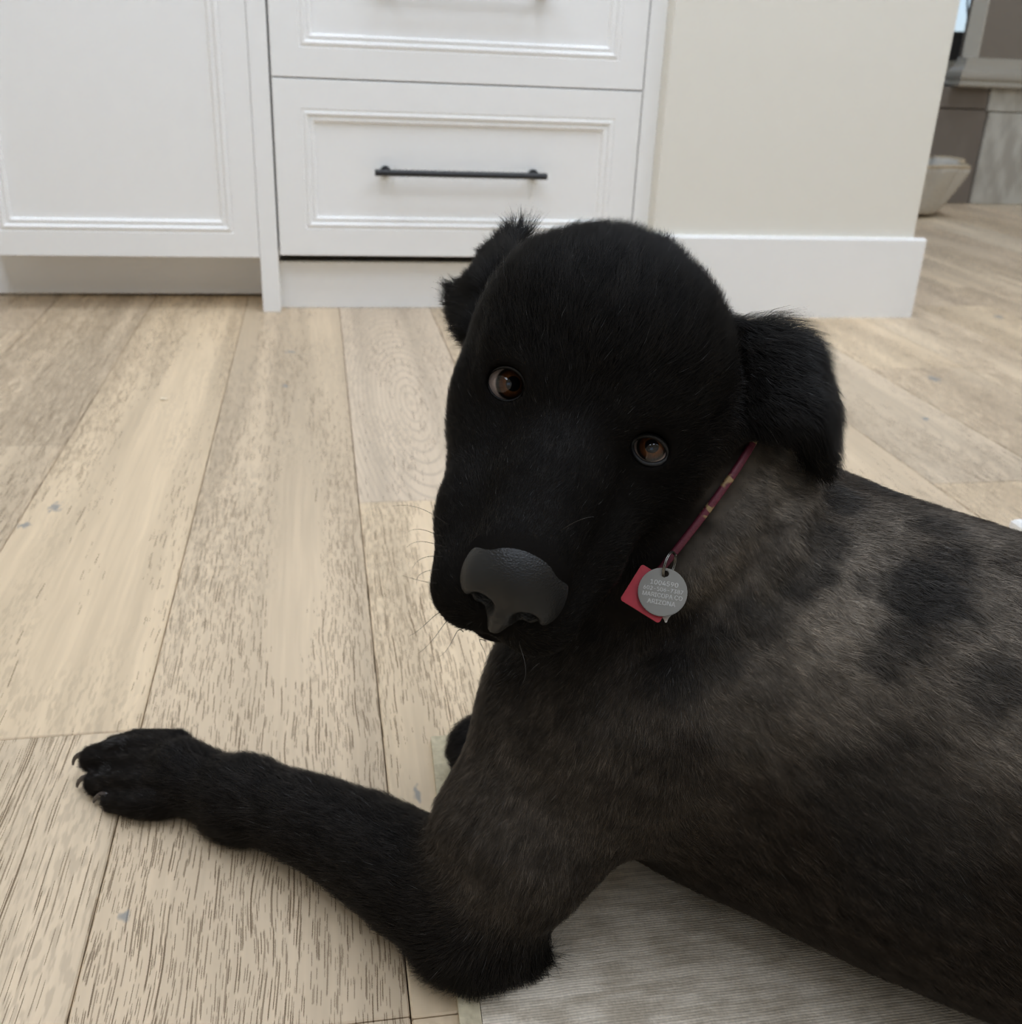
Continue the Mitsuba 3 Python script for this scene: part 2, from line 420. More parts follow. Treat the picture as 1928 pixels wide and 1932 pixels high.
scene["cream_cloth"] = matte(mikit.proc(cloth((0.50, 0.46, 0.40), (0.64, 0.60, 0.53))))
scene["tan_cloth"] = matte(mikit.proc(cloth((0.42, 0.33, 0.22), (0.52, 0.43, 0.31))))
bk = basket()
BX, BY = 2.452, 4.19
bk.apply_translation([BX, BY, 0.0])
put("cloth_basket__body", bk, "cream_cloth", 50)
ax = np.linspace(0, 2 * np.pi, 65)
rimr = 0.236 + 0.016 * np.sin(9 * ax + 0.6) + 0.009 * np.sin(17 * ax + 1.3)
put("cloth_basket__rim", tube(np.c_[BX + rimr * np.cos(ax), BY + 0.85 * rimr * np.sin(ax), 0.190 + 0.030 * np.cos(ax + 0.25) + 0.012 * np.sin(3 * ax)], 0.0085, 10, False), "tan_cloth", True)
tag("cloth_basket", "cream cloth basket with a tan rim on the floor past the wall end", "basket")
tag("cloth_basket__rim", "tan rolled rim")

# white moulded base of a piece of furniture at the right edge
FX, FY = 0.893, 1.106
prof = [(0.10, 0.0), (0.0, 0.0), (0.0, 0.026), (0.0035, 0.030), (0.017, 0.031), (0.0125, 0.034), (0.0085, 0.041), (0.0095, 0.049), (0.016, 0.055), (0.024, 0.057), (0.024, 0.062), (0.0195, 0.065), (0.0185, 0.071), (0.023, 0.077), (0.036, 0.082), (0.040, 0.092), (0.042, 0.12), (0.10, 0.12)]
V, Fq = [], []
for o, z in prof:
    V += [[FX + o, 0.74 + o, z], [FX + o, FY - o, z], [FX + 0.5 - o, FY - o, z], [FX + 0.5 - o, 0.74 + o, z]]
for i in range(len(prof) - 1):
    for c in range(4):
        d = (c + 1) % 4
        Fq.append([4 * i + c, 4 * i + d, 4 * i + 4 + d, 4 * i + 4 + c])
put("furniture_base__moulding", (V, Fq), "white_trim", 35)
put("furniture_base__post", mb((FX + 0.043, 0.785, 0.10), (FX + 0.457, FY - 0.043, 0.90), 0.003), "white_trim")
tag("furniture_base", "white stepped furniture base cut off by the right edge of the photo", "furniture")

# small crumb on the boards
cr = trimesh.creation.icosphere(2, 0.004)
cr.vertices *= [1.6, 1.0, 0.6]
cr.vertices += 0.0012 * (nfbm(cr.vertices * 500, 2)[:, None] - 0.5)
d = CM.T @ np.array([(309 - 964) / FPX, (753 - 966) / FPX, 1.0])
cr.apply_translation(CAM + d * (0.0018 - EYE_H) / d[2])
scene["crumb_white"] = matte((0.75, 0.66, 0.52))
put("crumb", cr, "crumb_white", True)
tag("crumb", "tiny pale crumb lying on an oak board", "crumb")

# ------------------------------------------------------------------ rug under the dog
def rug_fn(p, n, uv):
    rib = 0.5 + 0.5 * dr.sin(p.y * 2 * math.pi / 0.0021 + 3.0 * noise(p.x * 60, p.y * 30))
    thr = noise(p.x * 900, p.y * 480)
    blot = fbm(p.x * 45, p.y * 80, octaves=4)
    streak = fbm(p.x * 40, p.y * 420, octaves=3)
    c = mix(mi.Color3f(0.46, 0.395, 0.31), mi.Color3f(0.70, 0.62, 0.51), smoothstep(0.28, 0.72, 0.6 * blot + 0.4 * streak))
    return c * (0.80 + 0.22 * rib + 0.16 * (thr - 0.5))


def hem_fn(p, n, uv):
    w = noise(p.x * 420, p.y * 260) * 0.6 + 0.4 * noise(p.x * 160, p.y * 700)
    return mix(mi.Color3f(0.40, 0.345, 0.235), mi.Color3f(0.56, 0.49, 0.345), w)


def rug_h(p, n, uv):
    return 0.5 + 0.5 * dr.sin(p.y * 2 * math.pi / 0.0021 + 3.0 * noise(p.x * 60, p.y * 30)) + 0.8 * noise(p.x * 700, p.y * 500)


scene["rug_pile"] = {"type": "bumpmap", "arbitrary": mikit.proc(rug_h, 2e-4), "scale": 0.00022, "bsdf": matte(mikit.proc(rug_fn))}
scene["rug_hem"] = matte(mikit.proc(hem_fn))
RUGR = math.radians(2.4)                             # the rug lies almost square to the boards


def rug_pt(u, v, z=0.0):                             # u right along its far edge, v towards the camera
    c, s = math.cos(RUGR), math.sin(RUGR)
    return [0.0835 + u * c - v * s, 0.757 + u * s * 0.6 - v * c, z]


def rug_slab(u0, u1, v0, v1, t, nu=2, nv=2, wob=0.0, seed=0):
    us, vs = np.linspace(u0, u1, nu), np.linspace(v0, v1, nv)
    V = np.array([rug_pt(u, v, t) for v in vs for u in us])
    if wob:
        V[:, 2] += wob * (nfbm(V * 220, 3, seed) - 0.5)
    Fq = [[j * nu + i, j * nu + i + 1, (j + 1) * nu + i + 1, (j + 1) * nu + i] for j in range(nv - 1) for i in range(nu - 1)]
    top = trimesh.Trimesh(*meshkit.arrays((V, Fq))[:2], process=False)
    rim = [i for i in range(nu)] + [(j + 1) * nu - 1 for j in range(1, nv)] + [(nv - 1) * nu + i for i in range(nu - 2, -1, -1)] + [j * nu for j in range(nv - 2, 0, -1)]
    n0 = len(V)
    W = V[rim].copy()
    W[:, 2] = 0.0003
    side = []
    for a in range(len(rim)):
        b = (a + 1) % len(rim)
        side += [[rim[a], n0 + a, n0 + b], [rim[a], n0 + b, rim[b]]]
    m = trimesh.Trimesh(np.vstack([V, W]), np.vstack([top.faces, side]), process=False)
    m.fix_normals()
    return m


HW = 0.0145
put("rug__pile", rug_slab(HW, 1.02, HW, 1.0, 0.0058, 120, 120, 0.0007), "rug_pile")
put("rug__hem", rug_slab(0, HW - 0.0004, 0, 1.0, 0.0054, 10, 400, 0.0016, 1), "rug_hem")
put("rug__hem", rug_slab(HW, 1.02, 0, HW - 0.0004, 0.0054, 400, 10, 0.0016, 2), "rug_hem")
tag("rug", "low grey rug with a pale woven hem under the black dog", "rug")
tag("rug__hem", "pale cream woven hem")
tag("rug__hem_001", "pale cream woven hem")

# ------------------------------------------------------------------ the dog: a signed distance field, smoothly joined, meshed once
def nrm(v):
    v = np.asarray(v, float)
    return v / (np.linalg.norm(v, axis=-1, keepdims=True) + 1e-12)


PRIMS = []                                           # (function, bounding centre, bounding radius, blend, sign, flow, hair)


def d_cone(p, a, b, ra, rb):
    ab = b - a
    t = np.clip((p - a) @ ab / (ab @ ab), 0, 1)
    return np.linalg.norm(p - a - t[:, None] * ab, axis=1) - (ra + (rb - ra) * t)


def cone(a, b, ra, rb, k=0.02, flow=None, sign=1, hair="body"):
    a, b = np.asarray(a, float), np.asarray(b, float)
    PRIMS.append((lambda p: d_cone(p, a, b, ra, rb), (a + b) / 2, np.linalg.norm(b - a) / 2 + max(ra, rb), k, sign, nrm(b - a) if flow is None else nrm(flow), hair))


def chain(pts, k=0.02, flow=None, sign=1, hair="body"):
    segs = [(np.asarray(a, float), np.asarray(b, float), ra, rb) for (a, ra), (b, rb) in zip(pts[:-1], pts[1:])]

    def fn(p):
        return np.min([d_cone(p, *q) for q in segs], axis=0)

    P = np.array([q[0] for q in pts], float)
    c = (P.min(0) + P.max(0)) / 2
    PRIMS.append((fn, c, max(np.linalg.norm(np.asarray(q[0]) - c) + q[1] for q in pts), k, sign, nrm(P[-1] - P[0]) if flow is None else nrm(flow), hair))


def ellip(c, axes, rad, k=0.02, flow=(0, 0, -1), sign=1, hair="body"):
    c, A, r = np.asarray(c, float), np.asarray(axes, float), np.asarray(rad, float)

    def fn(p):
        q = (p - c) @ A.T
        k0 = np.linalg.norm(q / r, axis=1)
        k1 = np.linalg.norm(q / (r * r), axis=1)
        return np.where(k0 < 1e-6, -r.min(), k0 * (k0 - 1) / np.maximum(k1, 1e-9))

    PRIMS.append((fn, c, r.max(), k, sign, nrm(flow), hair))


def cloud(pts, rad, k=0.008, flow=(0, 0, -1), hair="ear"):
    pts, rad = np.asarray(pts, float), np.broadcast_to(np.asarray(rad, float), (len(pts),))
    tree = cKDTree(pts)

    def fn(p):
        d, i = tree.query(p, k=6, workers=4)
        return (d - rad[i]).min(1)

    c = pts.mean(0)
    PRIMS.append((fn, c, np.linalg.norm(pts - c, axis=1).max() + rad.max(), k, 1, nrm(flow), hair))


def sdf(p, want=False):
    p = np.asarray(p, float)
    out = np.full(len(p), 1.0)
    for fn, c, br, k, sign, _, _ in PRIMS:
        near = np.nonzero(np.linalg.norm(p - c, axis=1) < br + k + 0.03)[0]
        if not len(near):
            continue
        d, o = fn(p[near]), out[near]
        if sign > 0:
            h = np.clip(0.5 + 0.5 * (o - d) / k, 0, 1)
            out[near] = o * (1 - h) + d * h - k * h * (1 - h)
        else:
            h = np.clip(0.5 - 0.5 * (o + d) / k, 0, 1)
            out[near] = o * (1 - h) - d * h + k * h * (1 - h)
    return out


def sdf_grad(p, e=0.0012):
    d = sdf(p)
    return nrm(np.stack([sdf(p + e * np.eye(3)[i]) - d for i in range(3)], 1))


def march(x, y, t0=0.2, t1=1.2):
    """The depth at which the view through a place of the photograph meets the dog."""
    d = CM.T @ np.array([(x - 964) / FPX, (y - 966) / FPX, 1.0])
    t = t0
    for _ in range(160):
        s = sdf((CAM + t * d)[None])[0]
        if s < 0.0004:
            break
        t += min(s, 0.02) * 0.8
        if t > t1:
            return None
    return t


# --- trunk: lies on its brisket, front to the left, rump towards the camera's right
AX = nrm([0.79, -0.61, 0.0])                         # from chest to rump
SD = np.array([-0.61, -0.79, 0.0])                   # towards the dog's left flank, which the camera sees
UPW = np.array([0, 0, 1.0])
TR = np.array([AX, SD, UPW])
C3 = np.array([0.240, 0.602, 0.145])
back = AX * 0.93 + np.array([0, 0, -0.35])
ellip(C3 + AX * 0.030 + UPW * 0.005, TR, (0.132, 0.104, 0.135), 0.03, back)
ellip(C3 + AX * 0.155 + UPW * 0.014, TR, (0.185, 0.122, 0.152), 0.04, back)
ellip(C3 + AX * 0.30 + UPW * 0.006, TR, (0.18, 0.124, 0.144), 0.05, back)
ellip(C3 + AX * 0.44 - UPW * 0.005, TR, (0.18, 0.116, 0.136), 0.05, back)
ellip(C3 + AX * 0.57 - UPW * 0.015, TR, (0.13, 0.115, 0.125), 0.05, back)
cone(C3 + AX * 0.10 - SD * 0.02 + UPW * 0.108, C3 + AX * 0.24 - SD * 0.02 + UPW * 0.096, 0.060, 0.045, 0.05, back)
# hind leg, rump and tail beyond the frame
cone(C3 + AX * 0.56 + SD * 0.08 - UPW * 0.02, C3 + AX * 0.40 + SD * 0.15 - UPW * 0.07, 0.085, 0.055, 0.03)
cone(C3 + AX * 0.40 + SD * 0.15 - UPW * 0.085, C3 + AX * 0.58 + SD * 0.185 - UPW * 0.105, 0.045, 0.030, 0.02)
cone(C3 + AX * 0.58 + SD * 0.185 - UPW * 0.112, C3 + AX * 0.45 + SD * 0.215 - UPW * 0.115, 0.026, 0.024, 0.015)
chain([(C3 + AX * 0.66 - UPW * 0.05, 0.035), (C3 + AX * 0.76 - UPW * 0.10, 0.026), (C3 + AX * 0.82 - SD * 0.12 - UPW * 0.12, 0.018), (C3 + AX * 0.80 - SD * 0.24 - UPW * 0.125, 0.012)], 0.02)

# --- left foreleg: shoulder blade, upper arm, forearm, wrist, paw
SH = at(1110, 1360, 0.700)
EL = at(900, 1738, 0.690)
cone(at(1540, 1120, 0.700), SH, 0.058, 0.062, 0.04, (-0.5, 0.1, -0.7))
cone(SH, at(975, 1580, 0.690), 0.066, 0.052, 0.04, (-0.35, -0.1, -0.9))
cone(at(975, 1580, 0.690), at(905, 1745, 0.690), 0.051, 0.031, 0.03, (-0.35, -0.1, -0.9))
cone(at(905, 1755, 0.690), at(955, 1775, 0.700), 0.029, 0.022, 0.02, (0.7, -0.3, -0.3), hair="feather")
FL = nrm(at(300, 1460, 0.84) - at(900, 1760, 0.69))
chain([(at(880, 1700, 0.700), 0.046), (at(780, 1650, 0.722), 0.041), (at(690, 1597, 0.745), 0.036), (at(600, 1552, 0.768), 0.032), (at(510, 1520, 0.788), 0.0285), (at(465, 1508, 0.800), 0.0285)], 0.02, FL, hair="leg")
chain([(at(465, 1508, 0.800), 0.029), (at(405, 1490, 0.815), 0.026), (at(345, 1462, 0.826), 0.0275)], 0.015, FL, hair="leg")
# toes: four, arched, ending on the boards
for (x1, y1, z1, r1), (x2, y2, z2, r2), (x3, y3, z3, r3) in [
        ((330, 1412, .846, .0150), (262, 1404, .860, .0122), (216, 1412, .868, .0098)),
        ((320, 1434, .834, .0165), (232, 1422, .846, .0138), (178, 1432, .853, .0112)),
        ((320, 1470, .824, .0170), (232, 1466, .833, .0140), (186, 1476, .840, .0112)),
        ((325, 1496, .818, .0160), (262, 1506, .818, .0130), (216, 1508, .824, .0102))]:
    chain([(at(x1, y1, z1), r1), (at(x2, y2, z2), r2), (at(x3, y3, z3), r3)], 0.0035, FL, hair="paw")
ellip(at(300, 1478, 0.832), np.eye(3), (0.034, 0.032, 0.020), 0.010, FL, hair="paw")
for px in ([(290, 1404), (240, 1410), (196, 1420)], [(290, 1446), (240, 1444), (180, 1452)], [(290, 1488), (245, 1490), (200, 1494)]):
    crease_px = [(x, y, march(x, y) or 0.84) for x, y in px]
    chain([(at(*q), r) for q, r in zip(crease_px, (0.002, 0.0042, 0.0042))], 0.006, FL, -1, hair="paw")

# --- right foreleg, folded under the chest; its wrist shows as a dark sliver
chain([(C3 - SD * 0.10 - AX * 0.02 - UPW * 0.02, 0.060), (np.array([0.262, 0.690, 0.045]), 0.040), (np.array([0.170, 0.712, 0.034]), 0.030), (np.array([0.122, 0.705, 0.028]), 0.027), (np.array([0.126, 0.676, 0.024]), 0.024)], 0.02, (-1, 0, 0), hair="leg")

# --- neck
HC = at(1235, 760, 0.655)
NF = nrm(at(1600, 1050, 0.71) - at(1230, 800, 0.66))
NFL = nrm(np.array(at(1500, 1150, 0.70)) - at(1280, 850, 0.64))
cone(at(1230, 830, 0.675), at(1310, 1000, 0.715), 0.074, 0.078, 0.03, NFL, hair="neck")
cone(at(1310, 1000, 0.715), at(1440, 1130, 0.760), 0.078, 0.105, 0.04, NFL, hair="neck")
cone(at(1200, 1080, 0.700), at(1210, 1290, 0.715), 0.070, 0.092, 0.04, (-0.2, 0, -1), hair="chest")
# folds of loose skin behind the collar
def fold(px, k=0.018, rr=0.016, lift=0.004):
    pts = []
    for x, y in px:
        z = march(x, y)
        pts.append(at(x, y, (z or 0.66) + lift))
    c = curve(pts, 24)
    t = np.linspace(-1, 1, 24)
    chain([(c[i], rr * (1 - 0.75 * t[i] ** 2)) for i in range(24)], k, NFL, hair="neck")


fold([(1495, 860), (1470, 930), (1420, 1000), (1360, 1060), (1310, 1120)], 0.018, 0.018, 0.004)
fold([(1550, 905), (1530, 970), (1480, 1050), (1420, 1120), (1350, 1200)], 0.018, 0.016, 0.004)

# creases between the folds
def crease(px, rr=0.005, k=0.012, dip=0.0):
    pts = []
    for x, y in px:
        z = march(x, y)
        pts.append(at(x, y, (z or 0.62) - dip))
    c = curve(pts, 20)
    t = np.linspace(-1, 1, 20)
    chain([(c[i], rr * (1 - 0.8 * t[i] ** 2)) for i in range(20)], k, NFL, -1, hair="neck")


crease([(1500, 850), (1490, 930), (1450, 1020), (1390, 1100), (1310, 1170), (1220, 1230)], 0.0100, 0.014)
crease([(1570, 900), (1560, 980), (1520, 1060), (1440, 1140)], 0.0085, 0.014)
# --- head, in its own frame: R to its left, HU up, HF along the muzzle
EYE_R, EYE_L = at(955, 724, 0.580), at(1226, 848, 0.578)
E0 = (EYE_R + EYE_L) / 2
HR = nrm(EYE_L - EYE_R)
tow = nrm(CAM - E0)
tow = nrm(tow - HR * (tow @ HR))
dn = np.cross(HR, tow)
if (dn @ CM[1]) < 0:
    dn = -dn
A_F = math.radians(39)
HF = math.cos(A_F) * tow + math.sin(A_F) * dn
HU = -math.cos(A_F) * dn + math.sin(A_F) * tow
HF = nrm(HF + 0.055 * HR)
HR = nrm(HR - HF * (HR @ HF))
HM = np.array([HR, HU, HF])


def hd(r, u, f):
    return E0 + r * HR + u * HU + f * HF


BK = -HF * 0.9 + HU * 0.3


def hell(c, rad, k=0.02, flow=None, sign=1, hair="head"):
    ellip(hd(*c), HM, rad, k, BK if flow is None else flow, sign, hair)


def hcone(a, b, ra, rb, k=0.015, flow=None, sign=1, hair="face"):
    cone(hd(*a), hd(*b), ra, rb, k, BK if flow is None else flow, sign, hair)


n_head = len(PRIMS)
hell((0.000, 0.010, -0.062), (0.074, 0.055, 0.074), 0.02)
hell((0.000, 0.022, -0.038), (0.060, 0.038, 0.050), 0.02)
for s in (-1, 1):
    hell((s * 0.043 + 0.002, -0.026, -0.040), (0.036, 0.044, 0.052), 0.02, BK + s * HR * 0.5 - HU * .4, hair="cheek")
    hcone((s * 0.022, 0.017, 0.004), (s * 0.047, 0.014, -0.014), 0.016, 0.014, 0.014, BK + s * HR * 0.6)
    hcone((s * 0.038, -0.022, 0.010), (s * 0.052, -0.022, -0.018), 0.015, 0.017, 0.014, BK + s * HR * .6 - HU * .3)
hcone((0, -0.008, -0.005), (0, -0.016, 0.050), 0.033, 0.0300, 0.018)
hcone((0, -0.016, 0.045), (0, -0.0205, 0.102), 0.0300, 0.0265, 0.012)
for s in (-1, 1):
    hcone((s * 0.0175, -0.049, 0.102), (s * 0.027, -0.050, 0.055), 0.0235, 0.0240, 0.014, BK + s * HR * 0.5 - HU * .5)
    hcone((s * 0.026, -0.044, 0.055), (s * 0.040, -0.042, -0.005), 0.024, 0.026, 0.016, BK + s * HR * 0.4 - HU * .6, hair="cheek")
hcone((0, -0.079, 0.086), (0, -0.067, 0.020), 0.0185, 0.026, 0.012, BK, hair="face")
hcone((0, -0.064, 0.020), (0, -0.060, -0.050), 0.026, 0.040, 0.02, BK, hair="cheek")
hcone((0, -0.015, -0.095), (0.020, -0.035, -0.130), 0.060, 0.066, 0.02, BK, hair="neck")
# eyes: lids swell, then the opening is cut
EYES = []
for c, sgn in ((EYE_R, -1), (EYE_L, 1)):
    view = nrm(CAM - c)
    c0 = c - view * 0.0050
    EYES.append((c0, view, sgn))
    ellip(c0 - view * 0.0005, np.eye(3), (0.0165, 0.0165, 0.0165), 0.010, BK, hair="lid")
for c0, view, sgn in EYES:
    a0 = nrm(HR - view * (HR @ view))
    a1 = np.cross(view, a0)
    ellip(c0 + view * 0.0190, np.array([a0, a1, view]), (0.0116, 0.0102, 0.0240), 0.002, BK, -1, "lid")
for s in (-1, 1):
    hell((s * 0.0122, -0.0300, 0.1340), (0.0084, 0.0088, 0.0195), 0.003, BK, -1, "face")
# nostril side of the muzzle, chin groove
hcone((0, -0.030, 0.118), (0, -0.058, 0.104), 0.0022, 0.0022, 0.004, BK, -1)

# --- ears: sheets of skin hanging from the skull
def sheet(rows, nu, nv, rad, k, flow, hair="ear"):
    """rows of places (x, y, depth) as the control net of a smooth sheet."""
    g = np.array([[at(*q) for q in row] for row in rows])
    a = np.stack([curve(g[:, j], nu) for j in range(g.shape[1])], 1)
    b = np.stack([curve(a[i], nv) for i in range(nu)], 0)
    cloud(b.reshape(-1, 3), rad, k, flow, hair)
    return b


EARL = sheet([[(1330, 600, .640), (1390, 650, .640), (1400, 720, .628), (1350, 800, .622)],
              [(1400, 622, .640), (1450, 650, .630), (1465, 740, .606), (1425, 815, .610)],
              [(1455, 640, .652), (1505, 672, .634), (1525, 765, .606), (1490, 818, .610)],
              [(1500, 675, .664), (1542, 722, .644), (1550, 805, .616), (1528, 855, .616)],
              [(1528, 730, .668), (1552, 775, .648), (1560, 835, .628), (1549, 880, .622)]], 34, 30, 0.0048, 0.010, at(1556, 880, .63) - at(1400, 680, .63))
EARR = sheet([[(972, 505, .662), (942, 520, .660), (918, 548, .655)],
              [(962, 478, .690), (926, 504, .684), (902, 536, .676)],
              [(976, 452, .716), (932, 478, .710), (906, 514, .700)]], 24, 24, 0.0050, 0.008, at(940, 470, .70) - at(960, 540, .65))
EART = sheet([[(930, 560, .655), (905, 600, .650), (890, 640, .648)],
              [(902, 544, .676), (886, 578, .670), (876, 615, .665)],
              [(892, 538, .692), (870, 555, .690), (866, 585, .685)]], 24, 24, 0.0050, 0.008, at(850, 560, .70) - at(930, 590, .65))


# ------------------------------------------------------------------ meshing
def surface_net(fn, lo, hi, h, coarse=8):
    lo = np.asarray(lo, float)
    n = np.ceil((np.asarray(hi) - lo) / h).astype(int) + 1
    n = (n + coarse - 1) // coarse * coarse
    cn = n // coarse
    cg = np.stack(np.meshgrid(*[np.arange(m) for m in cn], indexing="ij"), -1).reshape(-1, 3)
    cc = lo + (cg + 0.5) * coarse * h - 0.5 * h
    cd = np.concatenate([fn(x) for x in np.array_split(cc, 8)])
    vol = np.repeat(np.repeat(np.repeat(np.where(cd > 0, 1.0, -1.0).astype(np.float32).reshape(cn), coarse, 0), coarse, 1), coarse, 2)
    hot = cg[np.abs(cd) < coarse * h * 0.95]
    off = np.stack(np.meshgrid(*[np.arange(coarse)] * 3, indexing="ij"), -1).reshape(-1, 3)
    for part in np.array_split(hot, max(1, len(hot) // 500)):
        ids = (part[:, None] * coarse + off[None]).reshape(-1, 3)
        vol[ids[:, 0], ids[:, 1], ids[:, 2]] = fn(lo + ids * h)
    inside = vol < 0
    c8 = [inside[a:n[0] - 1 + a, b:n[1] - 1 + b, c:n[2] - 1 + c] for a in (0, 1) for b in (0, 1) for c in (0, 1)]
    anyi, alli = c8[0].copy(), c8[0].copy()
    for c in c8[1:]:
        anyi |= c
        alli &= c
    cells = np.argwhere(anyi & ~alli)
    offs = np.array([[a, b, c] for a in (0, 1) for b in (0, 1) for c in (0, 1)])
    vals = np.stack([vol[cells[:, 0] + o[0], cells[:, 1] + o[1], cells[:, 2] + o[2]] for o in offs], 1)
    acc, cnt = np.zeros((len(cells), 3)), np.zeros(len(cells))
    for i in range(8):
        for j in range(i + 1, 8):
            if np.abs(offs[i] - offs[j]).sum() != 1:
                continue
            a, b = vals[:, i], vals[:, j]
            x = (a < 0) != (b < 0)
            t = np.where(x, a / np.where(x, a - b, 1), 0)
            acc += np.where(x[:, None], offs[i] + t[:, None] * (offs[j] - offs[i]), 0)
            cnt += x
    V = lo + (cells + acc / cnt[:, None]) * h
    idx = np.full(tuple(n - 1), -1, np.int32)
    idx[tuple(cells.T)] = np.arange(len(cells))
    F = []
    for ax in range(3):
        o = np.eye(3, dtype=int)[ax]
        u, w = np.eye(3, dtype=int)[(ax + 1) % 3], np.eye(3, dtype=int)[(ax + 2) % 3]
        sl = [slice(1, m - 1) for m in n]
        a = inside[tuple(slice(1, n[q] - 1) for q in range(3))]
        b = inside[tuple(slice(1 + o[q], n[q] - 1 + o[q]) for q in range(3))]
        e = np.argwhere(a != b) + 1
        if not len(e):
            continue
        e = e[(e < n - 1).all(1)]
        q = [idx[tuple((e - du * u - dw * w).T)] for du, dw in ((0, 0), (1, 0), (1, 1), (0, 1))]
        Q = np.stack(q, 1)
        flip = ~inside[tuple(e.T)]
        Q[flip] = Q[flip][:, ::-1]
        F.append(Q[(Q >= 0).all(1)])
    F = np.vstack(F)
    return V, np.vstack([F[:, [0, 1, 2]], F[:, [0, 2, 3]]])


BV, BF = surface_net(sdf, (-0.26, 0.10, -0.016), (0.95, 0.96, 0.52), 0.0025)
for _ in range(1):
    BV = BV - sdf_grad(BV) * np.clip(sdf(BV), -0.002, 0.002)[:, None] * 0.8
BV[:, 2] = np.maximum(BV[:, 2], 0.0006)              # the belly, elbow and paw lie flat on what carries them


def rug_top(p, off=0.0, edge=0.008):
    """Height of what lies under a point: the rug inside its outline, else the boards."""
    c, s = math.cos(RUGR), math.sin(RUGR)
    ab = np.linalg.solve(np.array([[c, -s], [s * 0.6, -c]]), (p[:, :2] - [0.0835, 0.757]).T)
    return np.where((ab[0] > -edge) & (ab[1] > -edge), 0.0072, 0.0006) + off


BV[:, 2] = np.maximum(BV[:, 2], rug_top(BV))
dog_mesh = trimesh.Trimesh(BV, BF, process=False)
if dog_mesh.volume < 0:
    BF = BF[:, ::-1]
    dog_mesh = trimesh.Trimesh(BV, BF, process=False)
pieces = trimesh.graph.connected_components(dog_mesh.face_adjacency, nodes=np.arange(len(BF)))
big = max(pieces, key=len)
dog_mesh = trimesh.Trimesh(BV, BF[np.sort(big)], process=False)
dog_mesh.remove_unreferenced_vertices()
BV, BF = np.array(dog_mesh.vertices), np.array(dog_mesh.faces)
BN = np.array(dog_mesh.vertex_normals)
scene["dog_skin"] = prin((0.02, 0.018, 0.017), 0.6)
scene["dog__body"] = mikit.ply((BV, BF), "dog_skin", True)
tag("dog", "black dog with a clipped grey-brown coat lying on the rug and looking up", "dog")
print("dog", len(BV), len(BF), BV.min(0), BV.max(0))


# ------------------------------------------------------------------ nose
NS = lambda r, u, f: hd(r, u, f)


def nose_sdf(p):
    q = (p - E0) @ HM.T

    def el(c, r):
        r = np.array(r)
        w = q - np.array(c)
        k0, k1 = np.linalg.norm(w / r, axis=1), np.linalg.norm(w / (r * r), axis=1)
        return k0 * (k0 - 1) / np.maximum(k1, 1e-9)

    def sm(a, b, k):
        h = np.clip(0.5 + 0.5 * (a - b) / k, 0, 1)
        return a * (1 - h) + b * h - k * h * (1 - h)

    def cut(a, b, k):
        return -sm(-a, b, k)

    d = el((0, -0.0180, 0.1065), (0.0235, 0.0222, 0.0240))
    for s in (-1, 1):
        d = sm(d, el((s * 0.0165, -0.0270, 0.1130), (0.0100, 0.0120, 0.0135)), 0.012)
    d = sm(d, d_cone(q, np.array([0, -0.034, 0.1245]), np.array([0, -0.053, 0.1175]), 0.0070, 0.0055), 0.007)
    for s in (-1, 1):
        d = cut(d, el((s * 0.0122, -0.0300, 0.1330), (0.0072, 0.0076, 0.0165)), 0.003)
        d = cut(d, d_cone(q, np.array([s * 0.0135, -0.0325, 0.1315]), np.array([s * 0.0262, -0.0385, 0.1150]), 0.0038, 0.0018), 0.003)
    d = cut(d, d_cone(q, np.array([0, -0.034, 0.1340]), np.array([0, -0.060, 0.1230]), 0.0012, 0.0020), 0.003)
    return d


nc = hd(0, -0.02, 0.11)
NV, NF_ = surface_net(nose_sdf, nc - 0.036, nc + 0.036, 0.0009)
nm = trimesh.Trimesh(NV, NF_, process=False)
if nm.volume < 0:
    nm.invert()


def nose_bump(p, n, uv):
    return noise(p.x * 1500, p.y * 1500, p.z * 1500)


scene["nose_leather"] = {"type": "bumpmap", "arbitrary": mikit.proc(nose_bump, 1e-4), "scale": 0.00025, "bsdf": prin((0.010, 0.0097, 0.0095), 0.42, specular=0.28)}
scene["dog__nose"] = mikit.ply(nm, "nose_leather", True)
tag("dog__nose", "bare black nose with two nostrils")

# ------------------------------------------------------------------ eyes
IRIS = [at(966, 724, 0.575), at(1229, 843, 0.573)]
scene["lid_skin"] = prin((0.008, 0.0075, 0.0075), 0.42, specular=0.35)


def eye_fn(c, g, ri):
    c, g = [float(x) for x in c], [float(x) for x in g]

    def fn(p, n, uv):
        x, y, z = p.x - c[0], p.y - c[1], p.z - c[2]
        a = x * g[0] + y * g[1] + z * g[2]
        r = dr.sqrt(dr.maximum(x * x + y * y + z * z - a * a, 0)) / ri
        spoke = noise(dr.atan2(x * 3 + z, y + 0.3 * x) * 14, r * 5)
        iris = mix(mi.Color3f(0.095, 0.036, 0.012), mi.Color3f(0.040, 0.014, 0.006), smoothstep(0.45, 0.92, r + 0.25 * (spoke - 0.5)))
        col = mix(mi.Color3f(0.004, 0.004, 0.005), iris, smoothstep(0.50, 0.60, r))
        col = mix(col, mi.Color3f(0.008, 0.006, 0.005), smoothstep(0.88, 1.02, r))
        col = mix(col, mi.Color3f(0.24, 0.19, 0.165), smoothstep(1.10, 1.22, r))
        return dr.select(a > 0, col, mi.Color3f(0.28, 0.23, 0.21))
    return fn


